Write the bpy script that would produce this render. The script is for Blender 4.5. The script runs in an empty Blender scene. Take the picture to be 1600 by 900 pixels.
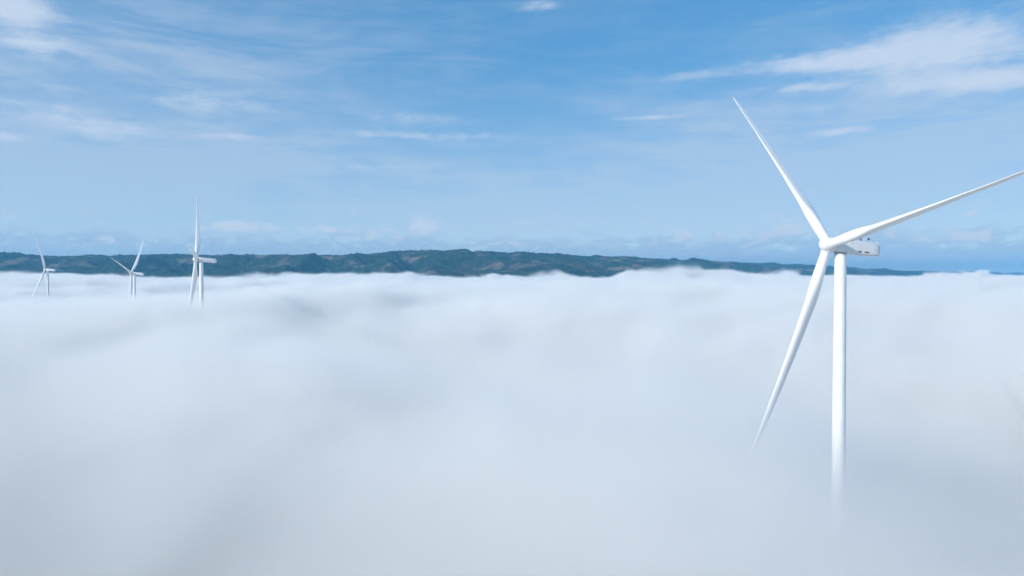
import bpy, math, random
import numpy as np
from mathutils import Matrix, Vector, noise as mnoise

random.seed(7)
R = math.radians
scene = bpy.context.scene

# ------------------------------------------------------------------ camera
CAM_Z = 110.0
cam_d = bpy.data.cameras.new('camera')
cam_d.sensor_width = 36.0
cam_d.lens = 24.0
cam_d.clip_start = 0.5
cam_d.clip_end = 120000.0
cam = bpy.data.objects.new('camera', cam_d)
scene.collection.objects.link(cam)
cam.location = (0, 0, CAM_Z)
cam.rotation_euler = (R(90 - 1.18), 0, 0)
scene.camera = cam

# ------------------------------------------------------------------ sun, sky, exposure
SUN_AZ = 235.0        # compass bearing of the sun, clockwise from +Y (the view direction)
SUN_EL = 27.0
SUN_STRENGTH = 4.5
SKY_STRENGTH = 0.10
EXPOSURE = 0.0

sun_d = bpy.data.lights.new('sun', 'SUN')
sun_d.energy = SUN_STRENGTH
sun_d.angle = R(1.0)
sun_d.color = (1.0, 0.965, 0.915)
sun = bpy.data.objects.new('sun', sun_d)
scene.collection.objects.link(sun)
sdir = Vector((math.sin(R(SUN_AZ)) * math.cos(R(SUN_EL)), math.cos(R(SUN_AZ)) * math.cos(R(SUN_EL)), math.sin(R(SUN_EL))))
sun.rotation_euler = sdir.to_track_quat('Z', 'Y').to_euler()
sun.location = (0, 0, 400)

scene.view_settings.view_transform = 'Standard'
scene.view_settings.look = 'None'
scene.view_settings.gamma = 1.0
scene.view_settings.use_curve_mapping = False
scene.view_settings.exposure = EXPOSURE

scene.render.engine = 'CYCLES'
cy = scene.cycles
cy.use_denoising = True
cy.max_bounces = 14
cy.diffuse_bounces = 2
cy.glossy_bounces = 2
cy.volume_bounces = 9
cy.transparent_max_bounces = 16
cy.volume_max_steps = 512
cy.use_adaptive_sampling = True
cy.adaptive_threshold = 0.03
cy.adaptive_min_samples = 16
cy.sample_clamp_indirect = 6.0


class NT:
    """small helper to write node trees as expressions"""
    def __init__(self, tree):
        self.t = tree
        tree.nodes.clear()

    def n(self, kind, **kw):
        nd = self.t.nodes.new(kind)
        for k, v in kw.items():
            setattr(nd, k, v)
        return nd

    def put(self, sock, v):
        if isinstance(v, bpy.types.NodeSocket):
            self.t.links.new(v, sock)
        elif v is not None:
            sock.default_value = v

    def m(self, op, a, b=None, c=None, clamp=False):
        nd = self.n('ShaderNodeMath', operation=op, use_clamp=clamp)
        self.put(nd.inputs[0], a)
        if b is not None:
            self.put(nd.inputs[1], b)
        if c is not None:
            self.put(nd.inputs[2], c)
        return nd.outputs[0]

    def vm(self, op, a, b=None):
        nd = self.n('ShaderNodeVectorMath', operation=op)
        self.put(nd.inputs[0], a)
        if b is not None:
            self.put(nd.inputs[1], b)
        return nd.outputs[0]

    def xyz(self, x, y, z):
        nd = self.n('ShaderNodeCombineXYZ')
        for s, v in zip(nd.inputs, (x, y, z)):
            self.put(s, v)
        return nd.outputs[0]

    def sep(self, v):
        nd = self.n('ShaderNodeSeparateXYZ')
        self.put(nd.inputs[0], v)
        return nd.outputs

    def noise(self, vec, scale, detail=2.0, rough=0.5, dist=0.0, dims='3D'):
        nd = self.n('ShaderNodeTexNoise', noise_dimensions=dims)
        self.put(nd.inputs['Vector'], vec)
        nd.inputs['Scale'].default_value = scale
        nd.inputs['Detail'].default_value = detail
        nd.inputs['Roughness'].default_value = rough
        nd.inputs['Distortion'].default_value = dist
        return nd.outputs[0]

    def ramp(self, v, lo, hi, a=0.0, b=1.0, smooth=True):
        nd = self.n('ShaderNodeMapRange', interpolation_type='SMOOTHSTEP' if smooth else 'LINEAR')
        self.put(nd.inputs['Value'], v)
        for k, x in (('From Min', lo), ('From Max', hi), ('To Min', a), ('To Max', b)):
            self.put(nd.inputs[k], x)
        return nd.outputs[0]

    def mix(self, f, a, b, mode='MIX'):
        nd = self.n('ShaderNodeMix', data_type='RGBA', blend_type=mode)
        self.put(nd.inputs[0], f)
        self.put(nd.inputs[6], a)
        self.put(nd.inputs[7], b)
        return nd.outputs[2]


world = bpy.data.worlds.new('World')
scene.world = world
world.use_nodes = True
w = NT(world.node_tree)
sky = w.n('ShaderNodeTexSky', sky_type='NISHITA')
sky.sun_disc = False
sky.sun_elevation = R(SUN_EL)
sky.sun_rotation = R(SUN_AZ)
sky.altitude = 2500
sky.air_density = 1.0
sky.dust_density = 0.0
sky.ozone_density = 4.0
# clear, deep blue morning air: flatten the glow towards the horizon, keep the hue
gam = w.n('ShaderNodeGamma')
w.put(gam.inputs['Color'], w.vm('SCALE', sky.outputs[0]))
gam.inputs['Color'].links[0].from_node.inputs['Scale'].default_value = 0.1
gam.inputs['Gamma'].default_value = 0.4
hsv = w.n('ShaderNodeHueSaturation')
hsv.inputs['Saturation'].default_value = 2.0
hsv.inputs['Value'].default_value = 9.6
w.put(hsv.inputs['Color'], gam.outputs[0])
SKYCOL = hsv.outputs[0]
world.cycles.sampling_method = 'MANUAL'
world.cycles.sample_map_resolution = 512
bg = w.n('ShaderNodeBackground')
bg.inputs['Strength'].default_value = SKY_STRENGTH
wo = w.n('ShaderNodeOutputWorld')
w.t.links.new(bg.outputs[0], wo.inputs['Surface'])

tc = w.n('ShaderNodeTexCoord')
D = w.vm('NORMALIZE', tc.outputs['Generated'])
dx, dy, dz = w.sep(D)
az = w.m('MULTIPLY', w.m('ARCTAN2', dx, dy), 57.29578)
el = w.m('MULTIPLY', w.m('ARCSINE', dz), 57.29578)
# streaky high cloud: noise drawn out along the horizon
st = w.xyz(dx, dy, w.m('MULTIPLY', dz, 6.0))
warp = w.noise(st, 2.2, 2.0, 0.5)
st2 = w.vm('ADD', st, w.xyz(0.0, 0.0, w.m('MULTIPLY', warp, 0.5)))
n_big = w.noise(st2, 2.3, 3.0, 0.55)
n_fine = w.noise(st2, 11.0, 6.0, 0.64)
st3 = w.xyz(dx, dy, w.m('MULTIPLY', dz, 2.6))
n_puff = w.noise(st3, 22.0, 7.0, 0.64)
n_low = w.noise(w.xyz(dx, dy, w.m('MULTIPLY', dz, 1.9)), 38.0, 6.0, 0.6)


AE = w.xyz(az, el, 0.0)


def blobs(rows):
    """sum of soft elliptical patches of sky: bearing, elevation, half width, half height (degrees), tilt, weight"""
    acc = 0.0
    for a0, e0, wa, we, tilt, k in rows:
        mp = w.n('ShaderNodeMapping', vector_type='TEXTURE')
        w.put(mp.inputs['Vector'], AE)
        mp.inputs['Location'].default_value = (a0, e0, 0)
        mp.inputs['Rotation'].default_value = (0, 0, math.atan(tilt))
        mp.inputs['Scale'].default_value = (wa, we, 1)
        dt = w.n('ShaderNodeVectorMath', operation='DOT_PRODUCT')
        w.put(dt.inputs[0], mp.outputs[0])
        w.put(dt.inputs[1], mp.outputs[0])
        e = w.m('POWER', 0.3679, dt.outputs['Value'])
        acc = w.m('MULTIPLY_ADD', e, k, acc)
    return acc


# thin veil, thicker in the lower half of the sky
vn = w.m('ADD', w.m('MULTIPLY', n_big, 0.62), w.m('MULTIPLY', n_fine, 0.38))
veil = w.ramp(vn, 0.36, 0.72, 0.0, w.ramp(el, 10.0, 20.0, 0.55, 0.28))
veil = w.m('ADD', veil, w.ramp(el, 18.0, 4.0, 0.0, 0.33))
veil = w.m('MULTIPLY_ADD', blobs([(-32.0, 13.0, 20.0, 8.0, 0.0, 1.0), (30.0, 9.0, 16.0, 6.0, 0.0, 0.8)]), w.ramp(n_fine, 0.35, 0.65, 0.2, 0.38), veil)
# patches of brighter cloud
patch = blobs([
    (32.0, 15.8, 6.0, 2.1, -0.02, 1.2), (24.5, 15.6, 6.0, 0.8, -0.05, 1.1), (35.0, 13.0, 6.0, 0.7, -0.05, 1.2),
    (23.3, 14.0, 3.4, 0.40, -0.06, 0.75), (25.6, 10.6, 3.8, 0.32, 0.02, 0.75), (23.5, 12.4, 5.0, 0.45, -0.03, 0.45),
    (-36.0, 17.5, 2.8, 1.2, 0.0, 1.6), (-35.0, 15.3, 2.8, 0.9, 0.0, 0.9),
    (-24.5, 12.9, 5.0, 1.2, 0.0, 0.72), (-32.5, 10.6, 5.5, 0.9, -0.13, 0.85), (-22.4, 10.5, 2.6, 0.38, 0.0, 0.75),
    (-37.0, 9.2, 2.5, 0.5, 0.0, 0.7), (-8.0, 12.6, 5.0, 0.7, 0.0, 0.62), (-6.0, 11.3, 8.0, 0.42, 0.0, 0.78), (-10.6, 8.7, 5.0, 0.32, 0.0, 0.6),
    (2.1, 21.2, 2.0, 0.45, 0.0, 0.9), (10.6, 12.6, 4.0, 0.25, 0.02, 0.6), (12.5, 15.6, 4.5, 0.5, 0.0, 0.5),
])
tex = w.m('ADD', w.m('MULTIPLY', n_fine, 0.35), w.m('ADD', w.m('MULTIPLY', n_puff, 0.35), w.m('MULTIPLY', n_low, 0.3)))
pden = w.ramp(w.m('MULTIPLY_ADD', w.m('SUBTRACT', tex, 0.5), w.ramp(patch, 0.05, 0.5, 0.0, 2.9), patch), 0.12, 1.4, 0.0, 0.82)
# grey-blue bank low over the far hills, with small sunlit heads
bank_n = w.m('ADD', w.m('MULTIPLY', n_low, 0.6), w.m('MULTIPLY', n_fine, 0.4))
heads = blobs([(-7.2, 3.9, 1.3, 0.70, 0.0, 1.6), (-22.2, 3.7, 1.9, 0.7, 0.0, 1.5), (20.8, 3.1, 3.4, 0.6, 0.03, 1.4), (13.7, 2.9, 1.8, 0.45, 0.0, 1.4),
               (-15.2, 3.5, 0.9, 0.4, 0.0, 1.2), (-31.0, 2.7, 2.2, 0.5, 0.0, 1.1), (33.0, 2.7, 3.6, 0.5, 0.0, 1.1), (-11.0, 3.3, 1.6, 0.4, 0.0, 1.1), (1.0, 2.6, 3.5, 0.4, 0.0, 0.8)])
edge = w.m('MULTIPLY_ADD', heads, 0.8, w.m('MULTIPLY_ADD', w.m('SUBTRACT', bank_n, 0.5), 8.0, 2.9))
bank = w.m('MULTIPLY', w.ramp(w.m('SUBTRACT', edge, el), -0.4, 0.9), 0.6)
lit = w.ramp(w.m('MULTIPLY_ADD', heads, 0.17, n_low), 0.54, 0.74, 0.0, 0.72)
heads = w.m('MULTIPLY', lit, w.m('MULTIPLY', w.ramp(el, 1.2, 2.6), w.ramp(el, 5.6, 3.8)))
up = w.ramp(dz, -0.01, 0.02)
c1 = w.mix(w.m('MULTIPLY', w.m('MINIMUM', veil, 0.6), up), SKYCOL, (5.2, 6.3, 7.9, 1))
c2 = w.mix(w.m('MULTIPLY', pden, up), c1, (6.2, 7.2, 8.7, 1))
c3 = w.mix(w.m('MULTIPLY', bank, up), c2, (3.2, 4.8, 6.9, 1))
c4 = w.mix(w.m('MULTIPLY', heads, up), c3, (6.6, 7.3, 8.3, 1))
w.put(bg.inputs['Color'], c4)


# ------------------------------------------------------------------ materials
def material(name):
    m = bpy.data.materials.new(name)
    m.use_nodes = True
    return m, NT(m.node_tree)


def pbr(name, color, rough=0.5, metal=0.0, vary=0.0, scale=1.0, bump=0.0):
    m, t = material(name)
    p = t.n('ShaderNodeBsdfPrincipled')
    o = t.n('ShaderNodeOutputMaterial')
    t.t.links.new(p.outputs[0], o.inputs['Surface'])
    p.inputs['Roughness'].default_value = rough
    p.inputs['Metallic'].default_value = metal
    c = (*color, 1)
    if vary:
        co = t.n('ShaderNodeTexCoord').outputs['Object']
        s = t.sep(co)
        nz = t.noise(t.xyz(s[0], s[1], t.m('MULTIPLY', s[2], 0.25)), scale, 4.0, 0.6)
        c = t.mix(t.ramp(nz, 0.35, 0.75), (*[x * (1 - vary) for x in color], 1), (*color, 1))
    t.put(p.inputs['Base Color'], c)
    return m


M_PAINT = pbr('turbine_paint', (0.80, 0.80, 0.79), 0.38, vary=0.10, scale=0.6)
M_BLADE = pbr('blade_gelcoat', (0.82, 0.82, 0.82), 0.32, vary=0.04, scale=0.5)
M_DARK = pbr('dark_grille', (0.025, 0.027, 0.03), 0.6)
M_STEEL = pbr('galvanised_steel', (0.45, 0.46, 0.47), 0.45, metal=0.6, vary=0.1, scale=4)
M_CONCRETE = pbr('concrete', (0.36, 0.35, 0.33), 0.9, vary=0.2, scale=1.5)
M_RED = pbr('beacon_glass', (0.25, 0.02, 0.02), 0.2)


# ------------------------------------------------------------------ mesh helpers
def link(o, parent=None):
    scene.collection.objects.link(o)
    if parent is not None:
        o.parent = parent
    return o


def mesh_obj(name, verts, faces, mat, parent=None, smooth=True, autosmooth=None):
    me = bpy.data.meshes.new(name)
    me.from_pydata([tuple(v) for v in verts], [], faces)
    if smooth:
        me.polygons.foreach_set('use_smooth', [True] * len(me.polygons))
        if autosmooth:
            me.set_sharp_from_angle(angle=R(autosmooth))
    me.materials.append(mat)
    me.update()
    return link(bpy.data.objects.new(name, me), parent)


def grid_mesh(name, X, Y, Z, mat, kind='structure', parent=None):
    ny, nx = X.shape
    v = np.stack([X, Y, Z], -1).reshape(-1, 3)
    i = np.arange(ny * nx).reshape(ny, nx)
    f = np.stack([i[:-1, :-1], i[:-1, 1:], i[1:, 1:], i[1:, :-1]], -1).reshape(-1, 4)
    me = bpy.data.meshes.new(name)
    me.vertices.add(len(v))
    me.vertices.foreach_set('co', v.astype(np.float32).ravel())
    me.loops.add(f.size)
    me.loops.foreach_set('vertex_index', f.astype(np.int32).ravel())
    me.polygons.add(len(f))
    me.polygons.foreach_set('loop_start', np.arange(0, f.size, 4, dtype=np.int32))
    me.polygons.foreach_set('use_smooth', np.ones(len(f), dtype=bool))
    me.update(calc_edges=True)
    me.validate()
    me.materials.append(mat)
    o = link(bpy.data.objects.new(name, me), parent)
    if kind:
        o['kind'] = kind
    return o


def loft(rings, cap0=True, cap1=True):
    """rings: list of equally long point lists; returns verts, faces"""
    n = len(rings[0])
    v = [p for r in rings for p in r]
    f = []
    for k in range(len(rings) - 1):
        a, b = k * n, (k + 1) * n
        for j in range(n):
            j2 = (j + 1) % n
            f.append((a + j, a + j2, b + j2, b + j))
    if cap0:
        f.append(tuple(range(n - 1, -1, -1)))
    if cap1:
        f.append(tuple(range((len(rings) - 1) * n, len(rings) * n)))
    return v, f


def circle(r, z, n=40, cx=0, cy=0):
    return [(cx + r * math.cos(2 * math.pi * k / n), cy + r * math.sin(2 * math.pi * k / n), z) for k in range(n)]


def box_vf(x0, x1, y0, y1, z0, z1):
    v = [(x, y, z) for z in (z0, z1) for y in (y0, y1) for x in (x0, x1)]
    f = [(0, 2, 3, 1), (4, 5, 7, 6), (0, 1, 5, 4), (2, 6, 7, 3), (0, 4, 6, 2), (1, 3, 7, 5)]
    return v, f


# value noise in numpy (for terrain)
def vnoise(x, y, seed=0):
    rs = np.random.RandomState(seed)
    tab = rs.rand(256, 256)
    xi = np.floor(x).astype(int)
    yi = np.floor(y).astype(int)
    fx = x - xi
    fy = y - yi
    fx = fx * fx * fx * (fx * (fx * 6 - 15) + 10)
    fy = fy * fy * fy * (fy * (fy * 6 - 15) + 10)
    a = tab[xi % 256, yi % 256]
    b = tab[(xi + 1) % 256, yi % 256]
    c = tab[xi % 256, (yi + 1) % 256]
    d = tab[(xi + 1) % 256, (yi + 1) % 256]
    return (a * (1 - fx) + b * fx) * (1 - fy) + (c * (1 - fx) + d * fx) * fy


def fbm(x, y, seed=0, octv=5, gain=0.5, ridged=False):
    s = np.zeros_like(x, dtype=float)
    amp, tot = 1.0, 0.0
    for o in range(octv):
        n = vnoise(x * 2 ** o + 17.3 * o, y * 2 ** o - 9.1 * o, seed + o)
        if ridged:
            n = 1 - np.abs(2 * n - 1)
        s += amp * n
        tot += amp
        amp *= gain
    return s / tot


# ------------------------------------------------------------------ ground under the fog
m, t = material('grassland')
p = t.n('ShaderNodeBsdfPrincipled')
o_ = t.n('ShaderNodeOutputMaterial')
t.t.links.new(p.outputs[0], o_.inputs['Surface'])
co = t.n('ShaderNodeTexCoord').outputs['Object']
n1 = t.noise(co, 0.004, 5.0, 0.6)
t.put(p.inputs['Base Color'], t.mix(t.ramp(n1, 0.35, 0.65), (0.045, 0.07, 0.03, 1), (0.12, 0.10, 0.055, 1)))
p.inputs['Roughness'].default_value = 0.95
M_GROUND = m


def ground_z(x, y):
    return 6.0 * (fbm(np.asarray(x) / 700.0 + 50, np.asarray(y) / 700.0 + 50, 3, 3) - 0.5) - 2.0


def warped(lo, hi, n, core):
    s = np.linspace(-1, 1, n)
    s = np.sign(s) * (0.12 * np.abs(s) + 0.88 * np.abs(s) ** 3.2)
    return np.where(s < 0, -s * lo, s * hi)


gx = warped(-16500.0, 16500.0, 181, 0)
gy = warped(-16500.0, 17500.0, 181, 0)
GX, GY = np.meshgrid(gx, gy)
ground = grid_mesh('ground', GX, GY, ground_z(GX, GY), M_GROUND)

# ------------------------------------------------------------------ far hills
# crest of the ridge: world x, y, height
CREST = np.array([
    (-9000, 4300, 212), (-6200, 4500, 222), (-4300, 4700, 230), (-3300, 4800, 234), (-2600, 4900, 246),
    (-2200, 5000, 242), (-1700, 5100, 246), (-1250, 5200, 255), (-850, 5300, 284), (-560, 5350, 300),
    (-300, 5500, 288), (300, 5900, 280), (1000, 6500, 268), (1900, 7200, 246), (2900, 8200, 232),
    (4300, 9600, 200), (6000, 11300, 172), (8000, 13200, 150), (9800, 14900, 132), (11800, 16300, 120)], float)
seg = np.concatenate([[0], np.cumsum(np.hypot(*np.diff(CREST[:, :2], axis=0).T))])
NS, NTt = 1500, 230
sv = np.linspace(0, seg[-1], 4000)
# denser sampling on the part that is nearest
dens_s = 1.0 / (3500 + np.hypot(np.interp(sv, seg, CREST[:, 0]), np.interp(sv, seg, CREST[:, 1])))
cum = np.cumsum(dens_s)
cum = (cum - cum[0]) / (cum[-1] - cum[0])
s_ = np.interp(np.linspace(0, 1, NS), cum, sv)
k_ = np.ones(61) / 61.0


def smooth_interp(col):
    f = np.interp(np.linspace(-200, seg[-1] + 200, 6000), seg, CREST[:, col])
    ker = np.hanning(121)
    ker /= ker.sum()
    g = np.convolve(np.pad(f, 60, mode='edge'), ker, 'valid')
    return np.interp(s_, np.linspace(-200, seg[-1] + 200, 6000), g)


cxs, cys, czs = smooth_interp(0), smooth_interp(1), np.interp(s_, seg, CREST[:, 2])
tx, ty = np.gradient(cxs), np.gradient(cys)
ln = np.hypot(tx, ty)
nxx, nyy = ty / ln, -tx / ln          # towards the camera
q = np.linspace(0, 1, NTt)
t_ = np.where(q < 0.2, -2200 * ((0.2 - q) / 0.2) ** 1.5, 2300 * ((q - 0.2) / 0.8) ** 1.25)
S, T = np.meshgrid(s_, t_)
HX = cxs[None, :] + nxx[None, :] * T
HY = cys[None, :] + nyy[None, :] * T
prof = np.where(T >= 0, 1 - np.clip(T / 2300, 0, 1) ** 0.85, 1 - 0.35 * np.clip(-T / 2200, 0, 1))
gul = fbm(S / 520.0, T / 900.0 + 4, 11, 5, 0.55, ridged=True)
bump = fbm(HX / 130.0, HY / 130.0, 23, 4, 0.55)
wd = np.clip(T / 420.0, 0, 1)
HZ = czs[None, :] * prof
HZ += (gul - 0.62) * 190 * wd * np.clip((2300 - T) / 900, 0, 1)
HZ += (bump - 0.5) * 20 * np.clip((2300 - T) / 500, 0, 1)
# tree cover: fine lumps
wood = fbm(HX / 420.0 + 9, HY / 420.0, 31, 3)
tree = fbm(HX / 19.0, HY / 19.0, 41, 2, 0.7)
tree2 = fbm(HX / 55.0, HY / 55.0, 43, 2, 0.6)
HZ += np.clip((wood - 0.36) * 5, 0, 1) * (14 * np.clip(tree * 2 - 0.6, 0, 1) + 12 * tree2)
HZ -= 6

m, t = material('wooded_hillside')
p = t.n('ShaderNodeBsdfPrincipled')
o_ = t.n('ShaderNodeOutputMaterial')
t.t.links.new(p.outputs[0], o_.inputs['Surface'])
co = t.n('ShaderNodeTexCoord').outputs['Object']
nw = t.noise(co, 1 / 420.0, 5.0, 0.6)
nf = t.noise(co, 1 / 45.0, 4.0, 0.65)
ns = t.noise(co, 1 / 900.0, 3.0, 0.5)
forest = t.mix(t.ramp(nf, 0.3, 0.72), (0.008, 0.020, 0.010, 1), (0.040, 0.066, 0.028, 1))
vor = t.n('ShaderNodeTexVoronoi')
vor.inputs['Scale'].default_value = 1 / 170.0
t.put(vor.inputs['Vector'], co)
vs = t.sep(vor.outputs['Color'])
field = t.mix(t.ramp(vs[0], 0.2, 0.8, smooth=False), (0.07, 0.07, 0.04, 1), (0.16, 0.125, 0.09, 1))
fm = t.m('MULTIPLY', t.ramp(nw, 0.50, 0.58), t.ramp(vs[1], 0.35, 0.5))
t.put(p.inputs['Base Color'], t.mix(fm, forest, field))
p.inputs['Roughness'].default_value = 0.95
p.inputs['Specular IOR Level'].default_value = 0.1
M_HILL = m
hills = grid_mesh('hills', HX, HY, HZ, M_HILL)


# ------------------------------------------------------------------ wind turbines
BLADE_R = 78.0
OVERHANG = 4.6
PITCH = R(86)           # blades turned out of the wind
TILT = R(5)


def blade_mesh():
    """blade along +Z (span), chord along X, rotor axis (upwind) along +Y"""
    rings = []
    NP = 28
    sects = np.concatenate([np.linspace(0.018, 0.25, 16), np.linspace(0.28, 0.94, 24), [0.96, 0.975, 0.987, 0.995, 1.0]])
    for s in sects:
        if s < 0.04:
            chord, blend = 2.85, 0.0
        else:
            e = min(1, (s - 0.04) / 0.21)
            e = e * e * (3 - 2 * e)
            chord_air = 4.6 * (1 - 0.73 * ((max(s, 0.21) - 0.21) / 0.79) ** 0.9)
            chord = 2.85 * (1 - e) + chord_air * e
            blend = e
        if s > 0.94:
            k = (s - 0.94) / 0.06
            chord *= math.sqrt(max(0.0, 1 - k * k)) * 0.9 + 0.1
        thick = (1 - blend) * 1.0 + blend * (0.42 - 0.25 * min(1, max(0, s - 0.2) / 0.5))
        twist = R(11) * (1 - min(1, s / 0.85)) ** 1.6 + PITCH
        pre = 4.7 * s ** 1.6
        ring = []
        for k in range(NP):
            a = 2 * math.pi * k / NP
            # circle
            cx_, cy_ = 0.5 * math.cos(a), 0.5 * math.sin(a)
            # airfoil: x from -0.3 (leading) to 0.7 (trailing)
            u = 0.5 * (1 + math.cos(a))                      # 1 = trailing edge, 0 = leading edge
            yt = 5 * (0.2969 * math.sqrt(u) - 0.126 * u - 0.3516 * u * u + 0.2843 * u ** 3 - 0.1015 * u ** 4)
            ax_, ay_ = u - 0.32, (yt * thick) * (1 if math.sin(a) >= 0 else -1) + 0.05 * math.sin(math.pi * u)
            x = ((1 - blend) * cx_ + blend * ax_) * chord
            y = ((1 - blend) * cy_ + blend * ay_) * chord
            c, s2 = math.cos(twist), math.sin(twist)
            ring.append((x * c + y * s2, -x * s2 + y * c + pre, s * BLADE_R))
        rings.append(ring)
    v, f = loft(rings)
    me = bpy.data.meshes.new('blade')
    me.from_pydata(v, [], f)
    me.polygons.foreach_set('use_smooth', [True] * len(me.polygons))
    me.set_sharp_from_angle(angle=R(50))
    me.materials.append(M_BLADE)
    return me


def rrect(w, h, r, y, z0=0.0, n=5):
    """rounded rectangle in the XZ plane at y"""
    pts = []
    for (sx, sz, a0) in ((1, 1, 0), (-1, 1, 90), (-1, -1, 180), (1, -1, 270)):
        for k in range(n):
            a = R(a0 + 90 * k / (n - 1))
            pts.append((sx * (w / 2 - r) + r * math.cos(a), y, z0 + sz * (h / 2 - r) + r * math.sin(a)))
    return pts


ME = {}


def shared(name, verts, faces, mat, angle=35):
    me = bpy.data.meshes.new(name)
    me.from_pydata([tuple(v) for v in verts], [], faces)
    me.polygons.foreach_set('use_smooth', [True] * len(me.polygons))
    me.set_sharp_from_angle(angle=R(angle))
    me.materials.append(mat)
    ME[name] = me
    return me


ME['blade'] = blade_mesh()
# spinner: revolved about Y (upwind = +Y), rotor plane at y = 0
prof_h = [(0.05, 2.75), (0.7, 2.66), (1.25, 2.42), (1.7, 2.0), (2.05, 1.4), (2.22, 0.7), (2.28, 0.0), (2.22, -0.9), (2.1, -1.7), (2.0, -1.9)]
rings = [[(r * math.cos(2 * math.pi * k / 40), y, r * math.sin(2 * math.pi * k / 40)) for k in range(40)] for r, y in prof_h]
shared('hub', *loft(rings), M_PAINT)
# blade root collar (on the blade axis)
shared('root_collar', *loft([circle(1.5, 1.2), circle(1.58, 1.35), circle(1.58, 2.1), circle(1.47, 2.2)]), M_PAINT)
# nacelle: lofted rounded box, downwind = -Y, local origin = rotor centre; the top is nearly flat, the tail is cut at a slant
NAC = [(-2.0, 3.0, 3.1, 1.2, 0.05), (-2.6, 3.7, 3.7, 0.9, 0.0), (-4.2, 4.2, 4.1, 0.55, -0.05), (-9.0, 4.3, 4.2, 0.45, -0.05),
       (-14.5, 4.3, 4.2, 0.45, -0.05), (-16.6, 4.15, 3.9, 0.5, -0.15), (-17.7, 3.8, 3.1, 0.6, -0.45), (-17.9, 3.5, 2.7, 0.6, -0.5)]
shared('nacelle', *loft([rrect(a, b, c, y, z) for y, a, b, c, z in NAC]), M_PAINT, 40)
shared('main_bearing', *loft([[(1.75 * math.cos(2 * math.pi * k / 32), y, 1.75 * math.sin(2 * math.pi * k / 32)) for k in range(32)] for y in (-1.7, -2.3)]), M_DARK)


def vent(y0, y1, z0, z1, x):
    s = 1 if x > 0 else -1
    return box_vf(min(x, x + 0.05 * s), max(x, x + 0.05 * s), y0, y1, z0, z1)


def mast():
    v, f = loft([circle(0.05, 0, 8), circle(0.04, 1.25, 8)])
    # cross bar and cups
    def add(bx):
        o = len(v)
        v.extend(bx[0])
        f.extend([tuple(i + o for i in q) for q in bx[1]])
    add(box_vf(-0.5, 0.5, -0.035, 0.035, 1.1, 1.17))
    add(box_vf(-0.62, -0.42, -0.1, 0.1, 1.17, 1.4))
    add(box_vf(0.42, 0.62, -0.25, 0.15, 1.17, 1.4))
    return v, f


shared('wind_sensor', *mast(), M_STEEL)
shared('beacon', *loft([circle(0.24, 0, 12), circle(0.3, 0.05, 12), circle(0.3, 0.5, 12), circle(0.15, 0.68, 12)]), M_DARK)
shared('tail_fin', [(-0.06, -0.5, 0), (0.06, -0.5, 0), (0.06, 0.55, 0), (-0.06, 0.55, 0), (-0.06, -0.5, 1.0), (0.06, -0.5, 1.0), (0.06, -0.1, 0.85), (-0.06, -0.1, 0.85)],
       [(0, 3, 2, 1), (4, 5, 6, 7), (0, 1, 5, 4), (2, 3, 7, 6), (1, 2, 6, 5), (3, 0, 4, 7)], M_PAINT)
shared('roof_hatch', *box_vf(-0.6, 0.6, -0.7, 0.7, 0.0, 0.14), M_PAINT)


def thing(name, label, cat, loc, group=None):
    o = bpy.data.objects.new(name, None)
    o.empty_display_size = 5
    link(o)
    o.location = loc
    o['label'] = label
    o['category'] = cat
    if group:
        o['group'] = group
    return o


def part(name, parent, M, me=None):
    o = bpy.data.objects.new(name, me or ME[name])
    link(o, parent)
    o.matrix_local = M
    return o


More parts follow.
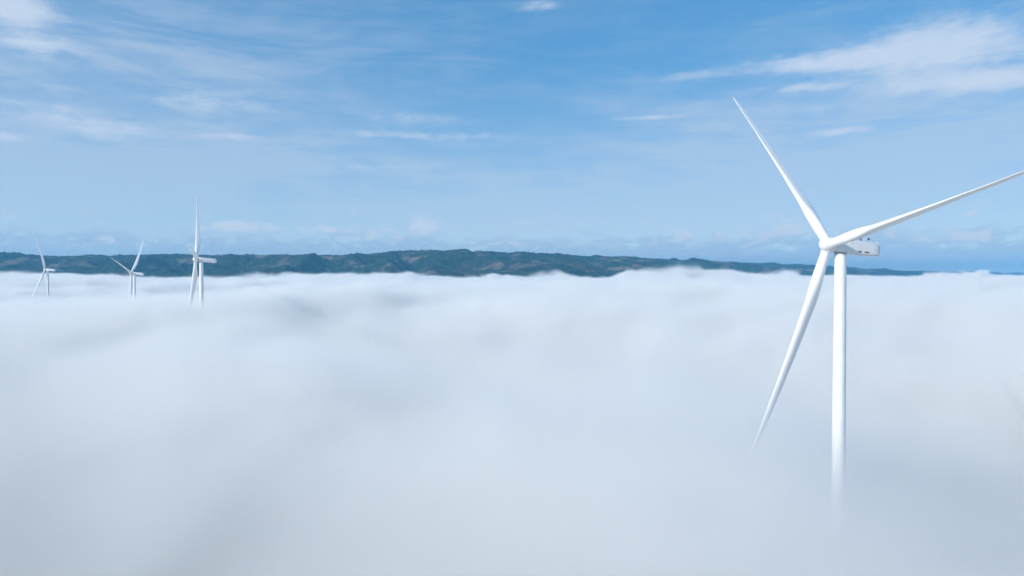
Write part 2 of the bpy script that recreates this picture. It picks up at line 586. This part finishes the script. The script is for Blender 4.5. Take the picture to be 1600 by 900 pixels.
def turbine(label, hub, psi, phase, reverse=False):
    """hub: world position of the rotor centre; psi: bearing the rotor faces; phase: blade angle"""
    hub = Vector(hub)
    a = Vector((math.sin(psi) * math.cos(TILT), math.cos(psi) * math.cos(TILT), math.sin(TILT)))
    u = a.cross(Vector((0, 0, 1))).normalized()
    v = u.cross(a)
    top = hub - OVERHANG * a
    base_z = float(ground_z(top.x, top.y))
    root = thing('wind_turbine', label, 'wind turbine', (top.x, top.y, base_z), 'wind turbines rising out of the fog')
    off = Matrix.Translation(-Vector((top.x, top.y, base_z)))
    # tower, tapered, in flanged sections
    zt = top.z - 2.1 - base_z
    rings = []
    n_sec = 5
    for k in range(n_sec):
        z0, z1 = zt * k / n_sec, zt * (k + 1) / n_sec
        for z in (z0 + 0.06, z0 + 0.07, (z0 + z1) / 2, z1 - 0.07, z1 - 0.06):
            r = 2.25 - (2.25 - 1.72) * min(1.0, z / zt) ** 0.9
            fl = 0.03 if (abs(z - z0) < 0.065 or abs(z - z1) < 0.065) else 0.0
            rings.append(circle(r + fl, z, 48))
    vv, ff = loft(rings)
    tw = mesh_obj('tower', vv, ff, M_PAINT, root, True, 60)
    ring_v, ring_f = loft([circle(1.95, zt - 0.35, 48), circle(1.95, zt + 0.3, 48)])
    yr = mesh_obj('yaw_ring', ring_v, ring_f, M_STEEL, root, True, 40)
    fv, ff = loft([circle(5.5, -1.5, 40), circle(5.5, 0.15, 40), circle(3.0, 0.6, 40)])
    mesh_obj('foundation', fv, ff, M_CONCRETE, root, True, 30)
    # frame with local +Y = upwind axis, +Z = up
    F = Matrix((u, a, v)).transposed().to_4x4()
    F.translation = hub
    L = off @ F
    nac = part('nacelle', root, L)
    part('main_bearing', root, L)
    part('hub', root, L)
    I = Matrix.Identity(4)
    for sx in (-1, 1):
        for (y0, y1, z0, z1) in ((-10.6, -9.6, -1.55, -1.15), (-13.5, -11.9, -1.5, -1.15)):
            vv, ff = vent(y0, y1, z0, z1, sx * 2.135)
            mesh_obj('vent', vv, ff, M_DARK, nac, False)
    T_ = Matrix.Translation
    part('tail_fin', nac, T_((-1.9, -16.3, 1.5)))
    part('tail_fin', nac, T_((1.9, -16.3, 1.5)))
    part('roof_hatch', nac, T_((0.4, -7.5, 1.98)))
    part('wind_sensor', nac, T_((-1.2, -11.2, 2.0)))
    part('wind_sensor', nac, T_((1.2, -11.2, 2.0)))
    part('wind_sensor', nac, T_((0.6, -12.4, 2.0)))
    part('beacon', nac, T_((-1.6, -13.4, 2.6)))
    part('beacon', nac, T_((1.6, -13.4, 2.6)))
    for sx in (-1, 1):
        vv, ff = loft([circle(0.06, 2.0, 8, sx * 1.6, -13.4), circle(0.06, 2.62, 8, sx * 1.6, -13.4)])
        mesh_obj('beacon_post', vv, ff, M_STEEL, nac)
    for k in range(3):
        th = phase + k * 2 * math.pi / 3
        # rotate the blade (along +Z) to angle th measured from u towards v, about Y
        rot = Matrix.Rotation(math.pi / 2 - th, 4, 'Y')
        b = part('blade', root, L @ rot)
        part('root_collar', b, I)
    return root


def P(x, y, z):
    return (x, y, z + CAM_Z)


turbine('nearest large white wind turbine, its blades filling the right of the view', P(97.5, 210.7, 9.1), R(254.3), R(48.2))
turbine('white wind turbine with one blade upright, nearest of the three distant ones', P(-296.6, 640.9, 13.8), R(245.9), R(53.3))
turbine('small distant white wind turbine standing between the other two far ones', P(-591.2, 1060.2, 1.0), R(259.0), R(43.3))
turbine('farthest small white wind turbine at the left edge, before the hills', P(-878.6, 1285.2, 8.4), R(263.1), R(118.7))


# ------------------------------------------------------------------ fog sea
def fog_material(name, sigma, step_rate):
    m, t = material(name)
    out = t.n('ShaderNodeOutputMaterial')
    vs = t.n('ShaderNodeVolumePrincipled')
    t.t.links.new(vs.outputs[0], out.inputs['Volume'])
    vs.inputs['Color'].default_value = (0.990, 0.975, 0.950, 1)
    vs.inputs['Anisotropy'].default_value = 0.0
    vi = t.n('ShaderNodeVolumeInfo')
    t.put(vs.inputs['Density'], t.m('MULTIPLY', vi.outputs['Density'], sigma))
    m.cycles.volume_step_rate = step_rate
    m.cycles.volume_sampling = 'DISTANCE'
    return m


def fog_bank(name, x0, x1, y0, y1, z0, z1, voxel, mat, label, soft, detail_scale, detail_amp, thin, billow, humps=()):
    """a bank of fog: its density is a field worked out on a grid by geometry nodes"""
    v, f = box_vf(x0, x1, y0, y1, z0, z1)
    o = mesh_obj(name, v, f, mat, None, False)
    o['kind'] = 'stuff'
    o['label'] = label
    o['category'] = 'fog'
    g = bpy.data.node_groups.new(name, 'GeometryNodeTree')
    g.interface.new_socket('Geometry', in_out='INPUT', socket_type='NodeSocketGeometry')
    g.interface.new_socket('Geometry', in_out='OUTPUT', socket_type='NodeSocketGeometry')
    t = NT(g)
    out = t.n('NodeGroupOutput')
    cube = t.n('GeometryNodeVolumeCube')
    x, y, z = t.sep(t.n('GeometryNodeInputPosition').outputs[0])
    pos = t.xyz(x, y, z)
    r = t.m('SQRT', t.m('ADD', t.m('MULTIPLY', x, x), t.m('MULTIPLY', y, y)))

    def hump(cx_, cy_, rx, ry):
        hx = t.m('DIVIDE', t.m('SUBTRACT', x, cx_), rx)
        hy = t.m('DIVIDE', t.m('SUBTRACT', y, cy_), ry)
        return t.m('POWER', 0.3679, t.m('ADD', t.m('MULTIPLY', hx, hx), t.m('MULTIPLY', hy, hy)))

    topz = t.ramp(r, 350.0, 2500.0, 92.0, 106.0)
    topz = t.m('SUBTRACT', topz, t.ramp(r, 2900.0, 3600.0, 0.0, 18.0))
    hol = hump(10.0, 70.0, 400.0, 340.0)          # hollow round the nearest turbine
    topz = t.m('MULTIPLY_ADD', hol, -8.0, topz)
    for cx_, cy_, rx, ry, h in humps:
        topz = t.m('MULTIPLY_ADD', hump(cx_, cy_, rx, ry), h, topz)
    far = t.ramp(r, 300.0, 2600.0)
    big = t.noise(t.xyz(x, t.m('MULTIPLY', y, 0.5), z), 1 / 460.0, 1.0, 0.5)
    amp = t.m('MULTIPLY_ADD', far, 50.0, 30.0)
    topz = t.m('MULTIPLY_ADD', t.m('SUBTRACT', big, 0.5), amp, topz)
    # billows: rounded heads with creases between them
    bil = t.noise(t.xyz(x, t.m('MULTIPLY', y, 0.75), t.m('MULTIPLY', z, 1.2)), 1 / 230.0, 2.0, 0.5, 0.3)
    bil = t.m('ABSOLUTE', t.m('SUBTRACT', bil, 0.5))
    topz = t.m('MULTIPLY_ADD', t.m('SUBTRACT', bil, 0.12), t.ramp(r, 250.0, 800.0, 40.0, billow), topz)
    det = t.noise(t.xyz(x, t.m('MULTIPLY', y, 0.6), t.m('MULTIPLY', z, 1.2)), detail_scale, 5.0, 0.7, 0.8)
    damp = t.m('MULTIPLY_ADD', t.ramp(x, 200.0, 900.0), t.m('MULTIPLY', far, detail_amp * 1.4), detail_amp)
    topz = t.m('MULTIPLY_ADD', t.m('SUBTRACT', det, 0.5), damp, topz)
    d = t.ramp(t.m('SUBTRACT', topz, z), 0.0, t.ramp(r, 430.0, 900.0, 62.0, soft), 0.0, 1.0)
    clump = t.noise(t.xyz(x, y, t.m('MULTIPLY', z, 1.5)), 1 / 150.0, 4.0, 0.62, 0.5)
    d = t.m('MULTIPLY', d, t.ramp(clump, 0.34, 0.64, thin, 1.4))
    # the fog is thinner to the near left
    d = t.m('MULTIPLY', d, t.m('SUBTRACT', 1.0, t.m('MULTIPLY', hump(-90.0, 150.0, 230.0, 150.0), 0.4)))
    # what rises above the general level is thin and torn
    d = t.m('MULTIPLY', d, t.ramp(z, 104.0, 146.0, 1.0, 0.22))
    t.put(cube.inputs['Density'], d)
    cube.inputs['Background'].default_value = 0.0
    cube.inputs['Min'].default_value = (x0, y0, z0)
    cube.inputs['Max'].default_value = (x1, y1, z1)
    cube.inputs['Resolution X'].default_value = int((x1 - x0) / voxel[0])
    cube.inputs['Resolution Y'].default_value = int((y1 - y0) / voxel[0])
    cube.inputs['Resolution Z'].default_value = int((z1 - z0) / voxel[1])
    sm = t.n('GeometryNodeSetMaterial')
    sm.inputs['Material'].default_value = mat
    t.t.links.new(cube.outputs[0], sm.inputs['Geometry'])
    t.t.links.new(sm.outputs[0], out.inputs[0])
    md = o.modifiers.new('fog_density', 'NODES')
    md.node_group = g
    return o


fog_near = fog_bank('fog', -1900, 1800, -300, 2100, -10, 122, (9.0, 4.0), fog_material('fog_near', 0.06, 4.0),
                    'pale blue white fog filling the foreground below the turbines', 20.0, 1 / 90.0, 48.0, 0.5, 52.0,
                    [(85, 185, 95, 100, 11), (240, 290, 120, 150, -32), (-290, 590, 130, 140, 11), (-500, 900, 110, 160, 10), (-800, 1180, 260, 420, -26), (-540, 800, 150, 300, -14)])
fog_edge = fog_bank('fog', -2700, 2700, 2100, 3000, -10, 172, (9.0, 4.5), fog_material('fog_edge', 0.045, 4.0),
                    'torn upper edge of the fog in front of the wooded hills', 24.0, 1 / 85.0, 58.0, 0.12, 90.0,
                    [(-775, 2320, 170, 120, 20), (150, 2350, 60, 90, 36), (430, 2350, 70, 90, 40), (590, 2300, 100, 90, 58),
                     (740, 2350, 60, 90, 36), (1000, 2400, 90, 90, 30), (1720, 2560, 230, 120, 34), (-1700, 2350, 200, 120, 12)])
fog_mid = fog_bank('fog', -3600, 4300, 3000, 4800, -10, 165, (24.0, 5.0), fog_material('fog_mid', 0.05, 6.0),
                   'bright fog lapping against the wooded hillside', 20.0, 1 / 130.0, 40.0, 0.4, 90.0)
fog_far = fog_bank('fog', 1000, 14000, 4800, 16500, -10, 160, (75.0, 8.0), fog_material('fog_far', 0.03, 8.0),
                   'farthest strip of white fog at the foot of the fading ridge on the right', 20.0, 1 / 300.0, 40.0, 0.6, 60.0)

# ------------------------------------------------------------------ haze
HAZE = True
if HAZE:
    m, t = material('haze_air')
    out = t.n('ShaderNodeOutputMaterial')
    pv = t.n('ShaderNodeVolumePrincipled')
    pv.inputs['Color'].default_value = (0.20, 0.63, 1.0, 1)
    pv.inputs['Density'].default_value = 0.00007
    pv.inputs['Anisotropy'].default_value = 0.2
    t.t.links.new(pv.outputs[0], out.inputs['Volume'])
    m.cycles.homogeneous_volume = True
    v, f = box_vf(-17000, 17000, -17000, 18000, -12, 345)
    hz = mesh_obj('haze', v, f, m, None, False)
    hz['kind'] = 'stuff'
